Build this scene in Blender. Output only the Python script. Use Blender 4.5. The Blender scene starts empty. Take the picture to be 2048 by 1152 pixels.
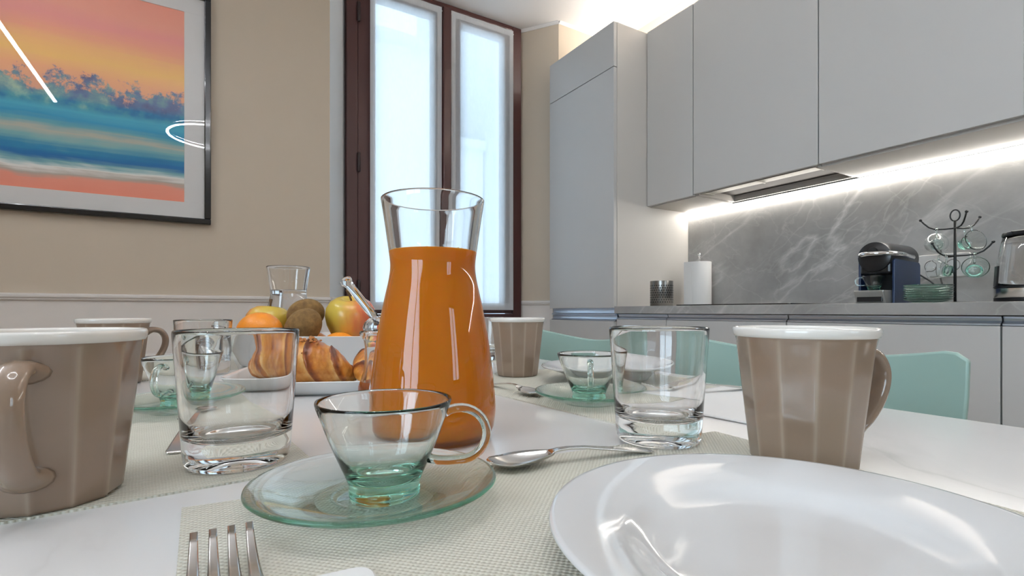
import bpy, bmesh, math, random
from mathutils import Vector, Matrix
random.seed(7)
PI = math.pi
S = bpy.context.scene
COL = S.collection

# ------------------------------------------------------------------ camera
cd = bpy.data.cameras.new('camera'); cam = bpy.data.objects.new('camera', cd); COL.objects.link(cam)
cd.sensor_width = 36.0; cd.lens = 36.0 * 1014 / 2048; cd.shift_y = 47 / 2048; cd.clip_start = 0.02
cam.location = (0, 0, 0.86); cam.rotation_euler = (PI / 2, 0, -math.radians(31.2))
S.camera = cam
# ------------------------------------------------------------------ colour management
S.view_settings.view_transform = 'Standard'; S.view_settings.look = 'None'
S.view_settings.gamma = 1.0; S.view_settings.use_curve_mapping = False
S.view_settings.exposure = 0.40
S.cycles.max_bounces = 14; S.cycles.adaptive_threshold = .02; S.cycles.transmission_bounces = 14; S.cycles.transparent_max_bounces = 16
S.cycles.glossy_bounces = 5; S.cycles.diffuse_bounces = 4
S.cycles.sample_clamp_indirect = 6.0
# ------------------------------------------------------------------ world: bright overcast sky
W = bpy.data.worlds.new('sky'); S.world = W; W.use_nodes = True
bg = W.node_tree.nodes['Background']; bg.inputs[0].default_value = (0.64, 0.84, 1.0, 1); bg.inputs[1].default_value = 3.4
# ------------------------------------------------------------------ daylight through the window behind the camera
la = bpy.data.lights.new('daylight', 'AREA'); la.shape = 'RECTANGLE'; la.size = .8; la.size_y = 1.2
la.energy = 4; la.color = (0.90, 0.96, 1.0)
lo = bpy.data.objects.new('daylight', la); COL.objects.link(lo)
lo.location = (1.3, -2.78, 1.6); lo.rotation_euler = (PI / 2, 0, 0)   # shines towards +Y
# bluish fill light behind an added left-wall window, brightens doors and mugs
lb = la.copy(); lb.name = 'added_side_light'; lb.size = 1.9; lb.size_y = 1.7; lb.energy = 36; lb.color = (.70, .86, 1.0)
lo2 = bpy.data.objects.new('added_side_light', lb); COL.objects.link(lo2); lo2.location = (-2.48, -.9, 1.65); lo2.rotation_euler = (PI / 2, 0, -PI / 2)
LED_UNDER = 34.0; LED_TOP = 46.0; LED_LAMP = 38.0; ADDED_UP = 112.0

# ------------------------------------------------------------------ helpers: materials
def rgb(h):
    h = h.lstrip('#'); v = [int(h[i:i + 2], 16) / 255 for i in (0, 2, 4)]
    return tuple((c / 12.92 if c <= .04045 else ((c + .055) / 1.055) ** 2.4) for c in v) + (1,)
MATS = {}
class NT:
    def __init__(s, name):
        s.m = bpy.data.materials.new(name); s.m.use_nodes = True; s.t = s.m.node_tree
        s.out = s.t.nodes['Material Output']; s.p = s.t.nodes['Principled BSDF']; MATS[name] = s.m
    def n(s, typ, **kw):
        x = s.t.nodes.new(typ)
        for k, v in kw.items():
            if k == 'ins':
                for a, b in v.items(): x.inputs[a].default_value = b
            else: setattr(x, k, v)
        return x
    def l(s, a, b): s.t.links.new(a, b)
    def ramp(s, fac, stops, interp='LINEAR'):
        r = s.n('ShaderNodeValToRGB'); r.color_ramp.interpolation = interp; e = r.color_ramp.elements
        while len(e) < len(stops): e.new(0.5)
        for i, (p, c) in enumerate(stops):
            e[i].position = p; e[i].color = c if not isinstance(c, str) else rgb(c)
        s.l(fac, r.inputs[0]); return r.outputs[0]
    def obj(s, scale=(1, 1, 1), rot=(0, 0, 0), loc=(0, 0, 0)):
        tc = s.n('ShaderNodeTexCoord'); mp = s.n('ShaderNodeMapping')
        mp.inputs['Scale'].default_value = scale; mp.inputs['Rotation'].default_value = rot; mp.inputs['Location'].default_value = loc
        s.l(tc.outputs['Object'], mp.inputs['Vector']); return mp.outputs[0]
    def noise(s, vec, scale, detail=3, rough=.5, dist=0):
        x = s.n('ShaderNodeTexNoise'); x.inputs['Scale'].default_value = scale; x.inputs['Detail'].default_value = detail
        x.inputs['Roughness'].default_value = rough; x.inputs['Distortion'].default_value = dist
        s.l(vec, x.inputs['Vector']); return x.outputs['Fac']
    def mix(s, fac, a, b, mode='MIX'):
        x = s.n('ShaderNodeMix', data_type='RGBA', blend_type=mode)
        for sock, v in ((x.inputs[0], fac), (x.inputs[6], a), (x.inputs[7], b)):
            if isinstance(v, str): sock.default_value = rgb(v)
            elif hasattr(v, 'is_linked'): s.l(v, sock)
            else: sock.default_value = v
        return x.outputs[2]
    def math(s, op, a, b=None, c=None):
        x = s.n('ShaderNodeMath', operation=op)
        for i, v in enumerate((a, b, c)):
            if v is None: continue
            if hasattr(v, 'is_linked'): s.l(v, x.inputs[i])
            else: x.inputs[i].default_value = v
        return x.outputs[0]
    def bump(s, h, strength=.2, dist=.002):
        b = s.n('ShaderNodeBump'); b.inputs['Strength'].default_value = strength; b.inputs['Distance'].default_value = dist
        s.l(h, b.inputs['Height']); s.l(b.outputs[0], s.p.inputs['Normal'])
def pbr(name, col, rough=.5, metal=0, coat=0, spec=.5, noise=None, sss=0):
    k = NT(name); p = k.p
    p.inputs['Base Color'].default_value = rgb(col) if isinstance(col, str) else col
    p.inputs['Roughness'].default_value = rough; p.inputs['Metallic'].default_value = metal
    p.inputs['Coat Weight'].default_value = coat; p.inputs['Coat Roughness'].default_value = .05
    p.inputs['Specular IOR Level'].default_value = spec
    if sss:
        p.inputs['Subsurface Weight'].default_value = sss; p.inputs['Subsurface Radius'].default_value = (.01, .005, .002)
        p.inputs['Subsurface Scale'].default_value = 1.0
    if noise:
        sc, amt = noise; f = k.noise(k.obj(), sc, 4)
        c = rgb(col); d = tuple(x * (1 - amt) for x in c[:3]) + (1,); b = tuple(min(1, x * (1 + amt)) for x in c[:3]) + (1,)
        k.l(k.mix(f, d, b), p.inputs['Base Color'])
    return k
def emit(name, col, strength):
    k = NT(name); k.p.inputs['Base Color'].default_value = (1, 1, 1, 1)
    k.p.inputs['Emission Color'].default_value = rgb(col); k.p.inputs['Emission Strength'].default_value = strength; return k
def glass(name, ior=1.47, absorb=None, dens=0, tint=(1, 1, 1, 1), thin=0):
    k = NT(name); g = k.n('ShaderNodeBsdfGlass'); g.inputs['IOR'].default_value = ior; g.inputs['Roughness'].default_value = 0
    g.inputs['Color'].default_value = tint
    if thin:   # thin-walled glass lets part of the light pass straight through, more so face-on
        t = k.n('ShaderNodeBsdfTransparent'); lw = k.n('ShaderNodeLayerWeight'); lw.inputs['Blend'].default_value = .35
        m = k.n('ShaderNodeMixShader'); k.l(k.math('MULTIPLY_ADD', lw.outputs['Facing'], -thin, thin), m.inputs[0])
        k.l(g.outputs[0], m.inputs[1]); k.l(t.outputs[0], m.inputs[2]); k.l(m.outputs[0], k.out.inputs['Surface'])
    else: k.l(g.outputs[0], k.out.inputs['Surface'])
    if absorb:
        v = k.n('ShaderNodeVolumeAbsorption'); v.inputs['Color'].default_value = absorb; v.inputs['Density'].default_value = dens
        k.l(v.outputs[0], k.out.inputs['Volume'])
    k.t.nodes.remove(k.p); return k
def thin_glass(name, refl=1.0, tint=(1, 1, 1, 1)):
    k = NT(name); t = k.n('ShaderNodeBsdfTransparent'); t.inputs[0].default_value = tint
    g = k.n('ShaderNodeBsdfGlossy'); g.inputs['Roughness'].default_value = .0
    f = k.n('ShaderNodeFresnel'); f.inputs['IOR'].default_value = 1.5
    m = k.n('ShaderNodeMixShader'); k.l(k.math('MULTIPLY', f.outputs[0], refl), m.inputs[0]); k.l(t.outputs[0], m.inputs[1]); k.l(g.outputs[0], m.inputs[2])
    k.l(m.outputs[0], k.out.inputs['Surface']); k.t.nodes.remove(k.p); return k

# walls: beige paint above the chair rail, off-white below
k = NT('wall_paint'); g = k.n('ShaderNodeNewGeometry'); sx = k.n('ShaderNodeSeparateXYZ'); k.l(g.outputs['Position'], sx.inputs[0])
low = k.math('LESS_THAN', sx.outputs[2], .922)
nz = k.noise(k.obj(), 3, 4)
c = k.mix(nz, '#cabdab', '#d0c3b1')
k.l(k.mix(low, c, '#e8e3de'), k.p.inputs['Base Color']); k.p.inputs['Roughness'].default_value = .75
k.bump(k.noise(k.obj(), 180, 2), .06, .001)
pbr('beige_paint', '#c3b5a2', .75, noise=(3, .04))
pbr('white_paint', '#f2f0ee', .8, noise=(2, .02))
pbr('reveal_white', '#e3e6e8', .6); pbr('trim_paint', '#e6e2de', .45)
k = NT('floor_wood'); v = k.obj((1, 6, 1)); k.l(k.ramp(k.noise(v, 4, 6, .6), [(0.3, '#8a705a'), (.7, '#b3967a')]), k.p.inputs['Base Color']); k.p.inputs['Roughness'].default_value = .4
pbr('cabinet_lacquer', '#c5c3c0', .38, noise=(5, .015))
pbr('cabinet_carcass', '#cbc6c0', .45, noise=(5, .015))
pbr('gap_black', '#15161a', .7)
pbr('aluminium', '#d3dbe6', .34, metal=1)
pbr('hood_steel', '#b9b6b0', .35, metal=1, noise=(60, .06))
pbr('hood_dark', '#4a4542', .6)
# grey stone with white veins
k = NT('grey_stone'); base = k.obj(); s2 = k.n('ShaderNodeSeparateXYZ'); k.l(base, s2.inputs[0])
def diag(ang, along, across, off=0):
    c_, s_ = math.cos(math.radians(ang)), math.sin(math.radians(ang)); cb = k.n('ShaderNodeCombineXYZ')
    k.l(k.math('ADD', k.math('MULTIPLY', s2.outputs[1], -c_ * along), k.math('MULTIPLY', s2.outputs[2], s_ * along)), cb.inputs[0])
    k.l(k.math('ADD', k.math('MULTIPLY', s2.outputs[1], s_ * across), k.math('MULTIPLY', s2.outputs[2], c_ * across)), cb.inputs[1])
    k.l(k.math('MULTIPLY_ADD', s2.outputs[0], 1.0, off), cb.inputs[2]); return cb.outputs[0]
stretch = diag(30, .38, 1.25)
cloud = k.ramp(k.noise(base, 3.2, 7, .62), [(.25, '#8b8985'), (.5, '#a19f9c'), (.75, '#b5b3b0')])
n1 = k.noise(stretch, 2.1, 6, .48, .25); n2 = k.noise(diag(34, .45, 1.2, 3.1), 4.2, 5, .5, .3); n3 = k.noise(diag(-28, .5, 1.1, 7.7), 4.6, 5, .5, .5)
v1 = k.ramp(k.math('ABSOLUTE', k.math('SUBTRACT', n1, .5)), [(0, (.5, .5, .5, 1)), (.006, (.26, .26, .26, 1)), (.02, (0, 0, 0, 1))])
v2 = k.ramp(k.math('ABSOLUTE', k.math('SUBTRACT', n2, .52)), [(0, (.24, .24, .24, 1)), (.006, (.1, .1, .1, 1)), (.016, (0, 0, 0, 1))])
v3 = k.ramp(k.math('ABSOLUTE', k.math('SUBTRACT', n3, .5)), [(0, (.14, .14, .14, 1)), (.005, (.06, .06, .06, 1)), (.014, (0, 0, 0, 1))])
patch = k.ramp(k.noise(base, 2.1, 3), [(.38, (0, 0, 0, 1)), (.6, (1, 1, 1, 1))])
vv = k.math('ADD', k.math('MULTIPLY', k.math('ADD', v1, v2), patch), v3)
k.l(k.mix(k.math('MINIMUM', vv, .8), cloud, '#e4e2de'), k.p.inputs['Base Color']); k.p.inputs['Roughness'].default_value = .34
# white marble-look table top
k = NT('white_marble'); o1 = k.obj((1, .6, 1), (0, 0, math.radians(35)))
a = k.noise(o1, 3.1, 6, .55, .7); b = k.noise(k.obj(), 1.8, 3)
vein = k.ramp(k.math('ABSOLUTE', k.math('SUBTRACT', a, .5)), [(0, (.75, .75, .75, 1)), (.012, (.3, .3, .3, 1)), (.06, (0, 0, 0, 1))])
pm = k.ramp(b, [(.42, (0, 0, 0, 1)), (.62, (1, 1, 1, 1))])
k.l(k.mix(k.math('MULTIPLY', k.math('MULTIPLY', vein, pm), .55), '#dbd9d7', '#aba8a4'), k.p.inputs['Base Color']); k.p.inputs['Roughness'].default_value = .16
# woven vinyl placemat
def mat_weave(name, light, dark):
    k = NT(name); v = k.obj(); s2 = k.n('ShaderNodeSeparateXYZ'); k.l(v, s2.inputs[0]); q = 2 * PI / .0034
    jit = k.math('MULTIPLY', k.noise(v, 60, 2), .0012)
    xx = k.math('SINE', k.math('MULTIPLY', k.math('ADD', s2.outputs[0], jit), q)); yy = k.math('SINE', k.math('MULTIPLY', k.math('ADD', s2.outputs[1], jit), q))
    wv = k.math('MULTIPLY_ADD', k.math('MULTIPLY', xx, yy), .5, .5)
    c = k.ramp(wv, [(.0, dark), (.45, light), (1, light)])
    c = k.mix(k.math('MULTIPLY', k.noise(v, 35, 3), .35), c, dark)
    k.l(c, k.p.inputs['Base Color']); k.p.inputs['Roughness'].default_value = .55; k.bump(wv, .6, .0012)
mat_weave('placemat_weave', '#d8d5c8', '#b2ae9c')
glass('clear_glass', 1.5, (.80, .93, .90, 1), 1.5)
glass('carafe_glass', 1.5, (.82, .92, .93, 1), 1.5)
glass('green_glass', 1.5, (.22, .84, .68, 1), 28)
glass('green_glass_flat', 1.5, (.24, .84, .68, 1), 24, thin=.4)
glass('water', 1.33)
thin_glass('pane_glass'); thin_glass('picture_glass', .55)
pbr('porcelain', '#d3d2d1', .08, coat=.5)
pbr('ceramic_dish', '#e0dedc', .12, coat=.3)
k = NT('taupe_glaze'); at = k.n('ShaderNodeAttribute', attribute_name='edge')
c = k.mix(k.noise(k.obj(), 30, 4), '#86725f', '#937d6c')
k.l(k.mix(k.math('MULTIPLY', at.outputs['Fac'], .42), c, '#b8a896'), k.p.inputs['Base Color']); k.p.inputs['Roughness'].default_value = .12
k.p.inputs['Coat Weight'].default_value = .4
pbr('mug_white', '#e2dcd4', .15, coat=.3)
pbr('steel', '#e6e4e1', .2, metal=1)
pbr('steel_dark', '#8f8c88', .28, metal=1)
pbr('chrome', '#e6e6e8', .06, metal=1)
pbr('mint_plastic', '#95b1a8', .42)
pbr('mint_metal', '#7fa598', .4)
pbr('paper_white', '#e2e1df', .85)
k = NT('juice'); k.p.inputs['Base Color'].default_value = (.84, .275, .0, 1); k.p.inputs['Specular IOR Level'].default_value = .15; k.p.inputs['Roughness'].default_value = .4
k.p.inputs['Subsurface Weight'].default_value = .35; k.p.inputs['Subsurface Radius'].default_value = (.02, .008, .001); k.p.inputs['Subsurface Scale'].default_value = 1
pbr('juice_foam', '#f3d7a0', .4)
pbr('honey', (.45, .09, .008, 1), .08, coat=.6)
k = pbr('frame_black', '#17171a', .18, coat=.4)
pbr('picture_mat', '#f4f2f0', .8)
pbr('window_wood', '#4c2a27', .42, coat=.15)
pbr('hinge_brown', '#2b1817', .4)
pbr('black_plastic', '#16171a', .28)
pbr('navy_plastic', '#1b2f52', .32)
pbr('dark_cavity', '#0b0b0d', .6)
pbr('silver_plastic', '#a9a9a6', .3, metal=.6)
pbr('socket_white', '#dcdad7', .4)
pbr('black_wire', '#1a1c1c', .4)
pbr('hob_glass', '#0d0d0f', .08)
pbr('facade', '#e9eef2', .9, noise=(.8, .05))
pbr('facade_grey', '#d5dde4', .9, noise=(.8, .05))  # slightly greyer facade colour for cornices and the tall house
emit('led_under', '#fffaf2', LED_UNDER); emit('led_top', '#fffaf5', LED_TOP); emit('added_up_glow', '#f1f6ff', ADDED_UP); emit('led_lamp', '#f7faff', LED_LAMP)  # the upward glow is added for ceiling bounce
# sheer curtain cloth
def sheer(name, transp, transl):
    k = NT(name); d = k.n('ShaderNodeBsdfDiffuse'); d.inputs[0].default_value = rgb('#f3f5f7')
    t = k.n('ShaderNodeBsdfTranslucent'); t.inputs[0].default_value = rgb('#f6f9fc')
    tr = k.n('ShaderNodeBsdfTransparent')
    m1 = k.n('ShaderNodeMixShader'); m1.inputs[0].default_value = transl; k.l(d.outputs[0], m1.inputs[1]); k.l(t.outputs[0], m1.inputs[2])
    v = k.obj((40, 40, 6)); f = k.math('MULTIPLY_ADD', k.noise(v, 4, 3), .10, transp - .05)
    m2 = k.n('ShaderNodeMixShader'); k.l(f, m2.inputs[0]); k.l(m1.outputs[0], m2.inputs[1]); k.l(tr.outputs[0], m2.inputs[2])
    k.l(m2.outputs[0], k.out.inputs['Surface']); k.t.nodes.remove(k.p)
sheer('sheer_cloth', .13, .55); sheer('sheer_hem', .05, .4)
# abstract seascape print
k = NT('seascape'); v = k.obj(); s2 = k.n('ShaderNodeSeparateXYZ'); k.l(v, s2.inputs[0])   # local: x 0..1.2, z 0..0.86
h = k.math('DIVIDE', s2.outputs[2], .86)
wrp = k.noise(k.obj((1.1, 1, 3.0)), 2.2, 4, .55, .4)
hw = k.math('ADD', h, k.math('MULTIPLY_ADD', wrp, .10, -.05))
hw = k.math('ADD', hw, k.math('MULTIPLY', k.math('SUBTRACT', k.noise(k.obj((.6, 1, 26)), 3, 4), .5), .05))
cr = k.ramp(hw, [(0, '#e8937c'), (.07, '#e99a84'), (.095, '#b7aea2'), (.115, '#ece9e4'), (.135, '#7fb0b3'), (.165, '#1e6aa6'), (.2, '#2f86ad'), (.235, '#7fb2b4'),
                 (.27, '#bdb9aa'), (.3, '#6aa9b2'), (.34, '#2d93bb'), (.39, '#4fb0c4'), (.43, '#3f9fb9'), (.475, '#e9ac8c'), (.56, '#f3b486'), (.64, '#f5c679'),
                 (.70, '#f2bd7c'), (.76, '#eca688'), (.82, '#e79a92'), (.9, '#eba48e'), (1, '#e99d88')])
tn = k.noise(k.obj((1, 1, 1)), 11, 9, .74, .2); tl = k.noise(k.obj((1, 1, .1)), 3.2, 3)
ttop = k.math('ADD', k.math('MULTIPLY_ADD', tl, .18, .425), k.math('MULTIPLY_ADD', tn, .46, -.205))
up = k.math('SUBTRACT', ttop, h)
mk = k.ramp(k.math('MULTIPLY', up, 15), [(0, (0, 0, 0, 1)), (.55, (.85, .85, .85, 1))])
bot = k.ramp(k.math('MULTIPLY_ADD', k.math('SUBTRACT', h, .385), 9, 0), [(0, (0, 0, 0, 1)), (.25, (1, 1, 1, 1))])
tc2 = k.ramp(k.noise(k.obj(), 9, 6, .6), [(.30, '#134c8a'), (.44, '#2272a6'), (.56, '#4f9dab'), (.68, '#9fc7b4')])
k.l(k.mix(1.0, k.mix(k.math('MULTIPLY', mk, bot), cr, tc2), (1.3, 1.3, 1.3, 1), 'MULTIPLY'), k.p.inputs['Base Color']); k.p.inputs['Roughness'].default_value = .7
# food
k = NT('croissant_crust'); at = k.n('ShaderNodeAttribute', attribute_name='bake'); v = k.obj()
f = k.math('ADD', at.outputs['Fac'], k.math('MULTIPLY_ADD', k.noise(v, 38, 6, .7), .95, -.47))
k.l(k.ramp(f, [(0, '#e8bf80'), (.3, '#d79a4d'), (.55, '#bd742c'), (.8, '#8f4a1c'), (1, '#5e2c14')]), k.p.inputs['Base Color'])
k.p.inputs['Roughness'].default_value = .28; k.bump(k.noise(v, 160, 4), .35, .002)
pbr('croissant_glaze', '#d9a47c', .15, coat=.5, noise=(200, .3))
pbr('nut_crumb', '#b9793f', .5, noise=(300, .4)); pbr('cream', '#f6e3a8', .45, sss=.2)
k = NT('orange_peel'); v = k.obj(); k.l(k.mix(k.noise(v, 20, 3), '#ee8a1c', '#f79c2e'), k.p.inputs['Base Color']); k.p.inputs['Roughness'].default_value = .35; k.bump(k.noise(v, 420, 2), .35, .001)
k = NT('kiwi_skin'); v = k.obj(); k.l(k.ramp(k.noise(v, 70, 6, .7), [(.3, '#5f4522'), (.7, '#8e6d3d')]), k.p.inputs['Base Color']); k.p.inputs['Roughness'].default_value = .85; k.bump(k.noise(v, 600, 3), .5, .001)
k = NT('apple_skin'); v = k.obj(); s2 = k.n('ShaderNodeSeparateXYZ'); k.l(v, s2.inputs[0])
f = k.math('ADD', k.math('MULTIPLY_ADD', s2.outputs[0], 13, .36), k.math('MULTIPLY_ADD', k.noise(k.obj((1, 1, .25)), 55, 4), .6, -.3))
k.l(k.ramp(f, [(.2, '#cfb24a'), (.5, '#dba84e'), (.75, '#d97a4a'), (1, '#c8493f')]), k.p.inputs['Base Color']); k.p.inputs['Roughness'].default_value = .25
pbr('apple_stem', '#5a4020', .7); pbr('sticker_blue', '#3a3f8f', .4); pbr('sticker_white', '#e8e8ee', .4)

# ------------------------------------------------------------------ helpers: geometry
class MB:
    def __init__(s): s.v = []; s.f = []; s.at = {}
    def add(s, vs, fs):
        b = len(s.v); s.v += [tuple(x) for x in vs]; s.f += [tuple(b + i for i in f) for f in fs]; return s
    def box(s, x0, x1, y0, y1, z0, z1):
        return s.add([(x, y, z) for z in (z0, z1) for y in (y0, y1) for x in (x0, x1)],
                     [(0, 2, 3, 1), (4, 5, 7, 6), (0, 1, 5, 4), (2, 6, 7, 3), (0, 4, 6, 2), (1, 3, 7, 5)])
    def prism(s, poly, z0, z1):
        n = len(poly)
        return s.add([(x, y, z0) for x, y in poly] + [(x, y, z1) for x, y in poly],
                     [tuple(range(n))[::-1], tuple(range(n, 2 * n))] + [(i, (i + 1) % n, n + (i + 1) % n, n + i) for i in range(n)])
    def lathe(s, prof, seg=48, rf=None, axis='z', c=(0, 0, 0)):
        rings = []; vs = []; fs = []
        for j, (r, z) in enumerate(prof):
            if r < 1e-6: rings.append([len(vs)]); vs.append((0, 0, z))
            else:
                ids = []
                for i in range(seg):
                    a = 2 * PI * i / seg; q = r * (rf(a, z, j) if rf else 1)
                    ids.append(len(vs)); vs.append((q * math.cos(a), q * math.sin(a), z))
                rings.append(ids)
        for A, B in zip(rings, rings[1:]):
            if len(A) == 1 and len(B) == 1: continue
            for i in range(seg):
                j = (i + 1) % seg
                if len(A) == 1: fs.append((A[0], B[j], B[i]))
                elif len(B) == 1: fs.append((A[i], A[j], B[0]))
                else: fs.append((A[i], A[j], B[j], B[i]))
        if axis == 'x': vs = [(z, x, y) for x, y, z in vs]
        if axis == 'y': vs = [(y, z, x) for x, y, z in vs]
        return s.add([(x + c[0], y + c[1], z + c[2]) for x, y, z in vs], fs)
    def sweep(s, path, rad, seg=12, side=None, closed=False):
        path = [Vector(p) for p in path]; n = len(path); vs = []; fs = []; prev = None
        for i, p in enumerate(path):
            if closed: t = path[(i + 1) % n] - path[i - 1]
            else: t = path[min(i + 1, n - 1)] - path[max(i - 1, 0)]
            t.normalize()
            if side: sd = Vector(side); sd = (sd - t * sd.dot(t)).normalized()
            elif prev is None:
                sd = t.cross(Vector((0, 0, 1)))
                if sd.length < .01: sd = Vector((1, 0, 0))
                sd.normalize()
            else: sd = (prev - t * prev.dot(t)).normalized()
            prev = sd; nn = sd.cross(t)
            r = rad[i] if isinstance(rad, list) else rad
            ra, rb = r if isinstance(r, tuple) else (r, r)
            for q in range(seg):
                a = 2 * PI * q / seg; vs.append(p + sd * (ra * math.cos(a)) + nn * (rb * math.sin(a)))
        m = n if closed else n - 1
        for i in range(m):
            for q in range(seg):
                a, b = i * seg + q, i * seg + (q + 1) % seg; i2 = (i + 1) % n
                fs.append((a, b, i2 * seg + (q + 1) % seg, i2 * seg + q))
        if not closed: fs.append(tuple(range(seg))[::-1]); fs.append(tuple((n - 1) * seg + q for q in range(seg)))
        return s.add(vs, fs)
    def loft(s, rings):   # closed rings of equal count, first and last capped
        n = len(rings[0]); vs = [p for r in rings for p in r]; fs = []
        for i in range(len(rings) - 1):
            for q in range(n): fs.append((i * n + q, i * n + (q + 1) % n, (i + 1) * n + (q + 1) % n, (i + 1) * n + q))
        fs.append(tuple(range(n))[::-1]); fs.append(tuple((len(rings) - 1) * n + q for q in range(n)))
        return s.add(vs, fs)
    def build(s, name, mat, parent=None, smooth=False, bevel=0, loc=None, rotz=0, auto=None, attr=None, sub=0):
        me = bpy.data.meshes.new(name); me.from_pydata(s.v, [], s.f)
        bm = bmesh.new(); bm.from_mesh(me); bmesh.ops.recalc_face_normals(bm, faces=bm.faces); bm.to_mesh(me); bm.free()
        me.materials.append(MATS[mat])
        if smooth: me.polygons.foreach_set('use_smooth', [True] * len(me.polygons))
        if auto is not None:
            me.polygons.foreach_set('use_smooth', [True] * len(me.polygons)); me.set_sharp_from_angle(angle=math.radians(auto))
        if attr:
            a = me.attributes.new(attr[0], 'FLOAT', 'POINT'); a.data.foreach_set('value', attr[1])
        o = bpy.data.objects.new(name, me); COL.objects.link(o)
        if parent: o.parent = parent
        if loc: o.location = loc
        o.rotation_euler.z = rotz
        if bevel:
            m = o.modifiers.new('bevel', 'BEVEL'); m.width = bevel; m.segments = 2; m.limit_method = 'ANGLE'
        if sub:
            m = o.modifiers.new('sub', 'SUBSURF'); m.levels = m.render_levels = sub
        return o
def tag(o, label=None, cat=None, group=None, kind=None):
    if label: o['label'] = label
    if cat: o['category'] = cat
    if group: o['group'] = group
    if kind: o['kind'] = kind
    return o
def empty(name, loc=(0, 0, 0), rz=0, **kw):
    o = bpy.data.objects.new(name, None); COL.objects.link(o); o.location = loc; o.rotation_euler.z = rz; o.empty_display_size = .05
    return tag(o, **kw)
def copy_tree(o, parent=None):
    c = o.copy(); COL.objects.link(c); c.parent = parent
    for ch in [x for x in bpy.data.objects if x.parent == o]: copy_tree(ch, c)
    return c
def boxo(name, mat, parent, x0, x1, y0, y1, z0, z1, bevel=.0015):
    return MB().box(x0, x1, y0, y1, z0, z1).build(name, mat, parent, bevel=bevel)
def rrect(hw, hd, r, z, n=6):
    pts = []
    for cx, cy, a0 in ((hw - r, hd - r, 0), (-hw + r, hd - r, 90), (-hw + r, -hd + r, 180), (hw - r, -hd + r, 270)):
        for i in range(n + 1):
            a = math.radians(a0 + 90 * i / n); pts.append((cx + r * math.cos(a), cy + r * math.sin(a), z))
    return pts

# ================================================================== THE ROOM
XL, XR, YB, YF, H = -2.3, 2.55, -2.6, 2.74, 2.80
st = dict(kind='structure')
tag(boxo('floor', 'floor_wood', None, XL - .2, XR + .3, YB - .3, 3.1, -.1, 0, 0), **st)
tag(boxo('ceiling', 'white_paint', None, XL - .2, XR + .3, YB - .3, 3.1, H, H + .1, 0), **st)
w = MB()
w.prism([(XL - .2, 2.74), (.555, 2.74), (.686, 2.985), (.686, 3.1), (XL - .2, 3.1)], 0, H)
w.prism([(2.024, 2.74), (XR + .3, 2.74), (XR + .3, 3.1), (1.855, 3.1), (1.855, 2.985)], 0, H)
w.box(.686, 1.855, 2.985, 3.1, 0, .812)
tag(w.build('wall_far', 'wall_paint'), **st)
tag(boxo('wall_right', 'beige_paint', None, XR, XR + .2, YB, 2.74, 0, H, 0), **st)
w = MB(); w.box(XL - .15, XL, YB, -1.85, 0, H); w.box(XL - .15, XL, .05, 2.74, 0, H); w.box(XL - .15, XL, -1.85, .05, 0, .8); w.box(XL - .15, XL, -1.85, .05, 2.5, H)
tag(w.build('wall_left', 'wall_paint'), **st)
wl = empty('added_side_window', (XL - .08, -.9, .8), **st)  # unseen window, added to bring side light onto the cabinet fronts
for a, b, c0, d in ((-.95, -.89, 0, 1.7), (.89, .95, 0, 1.7), (-.03, .03, .06, 1.64), (-.89, .89, 0, .06), (-.89, .89, 1.64, 1.7)):
    boxo('window_frame', 'window_wood', wl, -.03, .03, a, b, c0, d, .003)
boxo('pane', 'pane_glass', wl, -.004, .004, -.89, -.03, .06, 1.64, 0); boxo('pane', 'pane_glass', wl, -.004, .004, .03, .89, .06, 1.64, 0)
w = MB(); wx0, wx1, wz0, wz1 = .9, 1.7, 1.0, 2.2
w.box(XL, wx0, YB - .15, YB, 0, H); w.box(wx1, XR, YB - .15, YB, 0, H); w.box(wx0, wx1, YB - .15, YB, 0, wz0); w.box(wx0, wx1, YB - .15, YB, wz1, H)
tag(w.build('wall_back', 'wall_paint'), **st)
wb = empty('window_2', (1.3, YB - .08, wz0), **st)
for a, b, c0, d in ((-.4, -.35, 0, 1.2), (.35, .4, 0, 1.2), (-.03, .03, .05, 1.15), (-.35, .35, 0, .05), (-.35, .35, 1.15, 1.2)):
    boxo('window_frame', 'window_wood', wb, a, b, -.03, .03, c0, d, .003)
boxo('pane', 'pane_glass', wb, -.35, -.03, -.004, .004, .05, 1.15, 0); boxo('pane', 'pane_glass', wb, .03, .35, -.004, .004, .05, 1.15, 0)
# chair rail mouldings
def rail(name, a, b):
    a, b = Vector(a), Vector(b); d = (b - a).normalized(); nrm = Vector((d.y, -d.x))
    prof = [(-.01, .905), (.006, .905), (.010, .909), (.010, .914), (.016, .918), (.018, .925), (.016, .931), (.010, .934), (-.01, .934)]
    r = [[(p.x + nrm.x * o, p.y + nrm.y * o, z) for o, z in prof] for p in (a, b)]
    tag(MB().loft(r).build(name, 'trim_paint', auto=40), **st)
tag(MB().prism([(.555, 2.7395), (.686, 2.9845), (.6825, 2.9865), (.5515, 2.7415)], .936, H - .03).build('left_reveal_sheet', 'reveal_white'), **st)  # thin off-white sheet over the left window splay only
rail('trim_1', (XL, 2.74), (.555, 2.74)); rail('trim_2', (.555, 2.74), (.686, 2.985)); rail('trim_3', (1.855, 2.985), (2.024, 2.74)); rail('trim_4', (2.024, 2.74), (2.1, 2.74))
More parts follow.
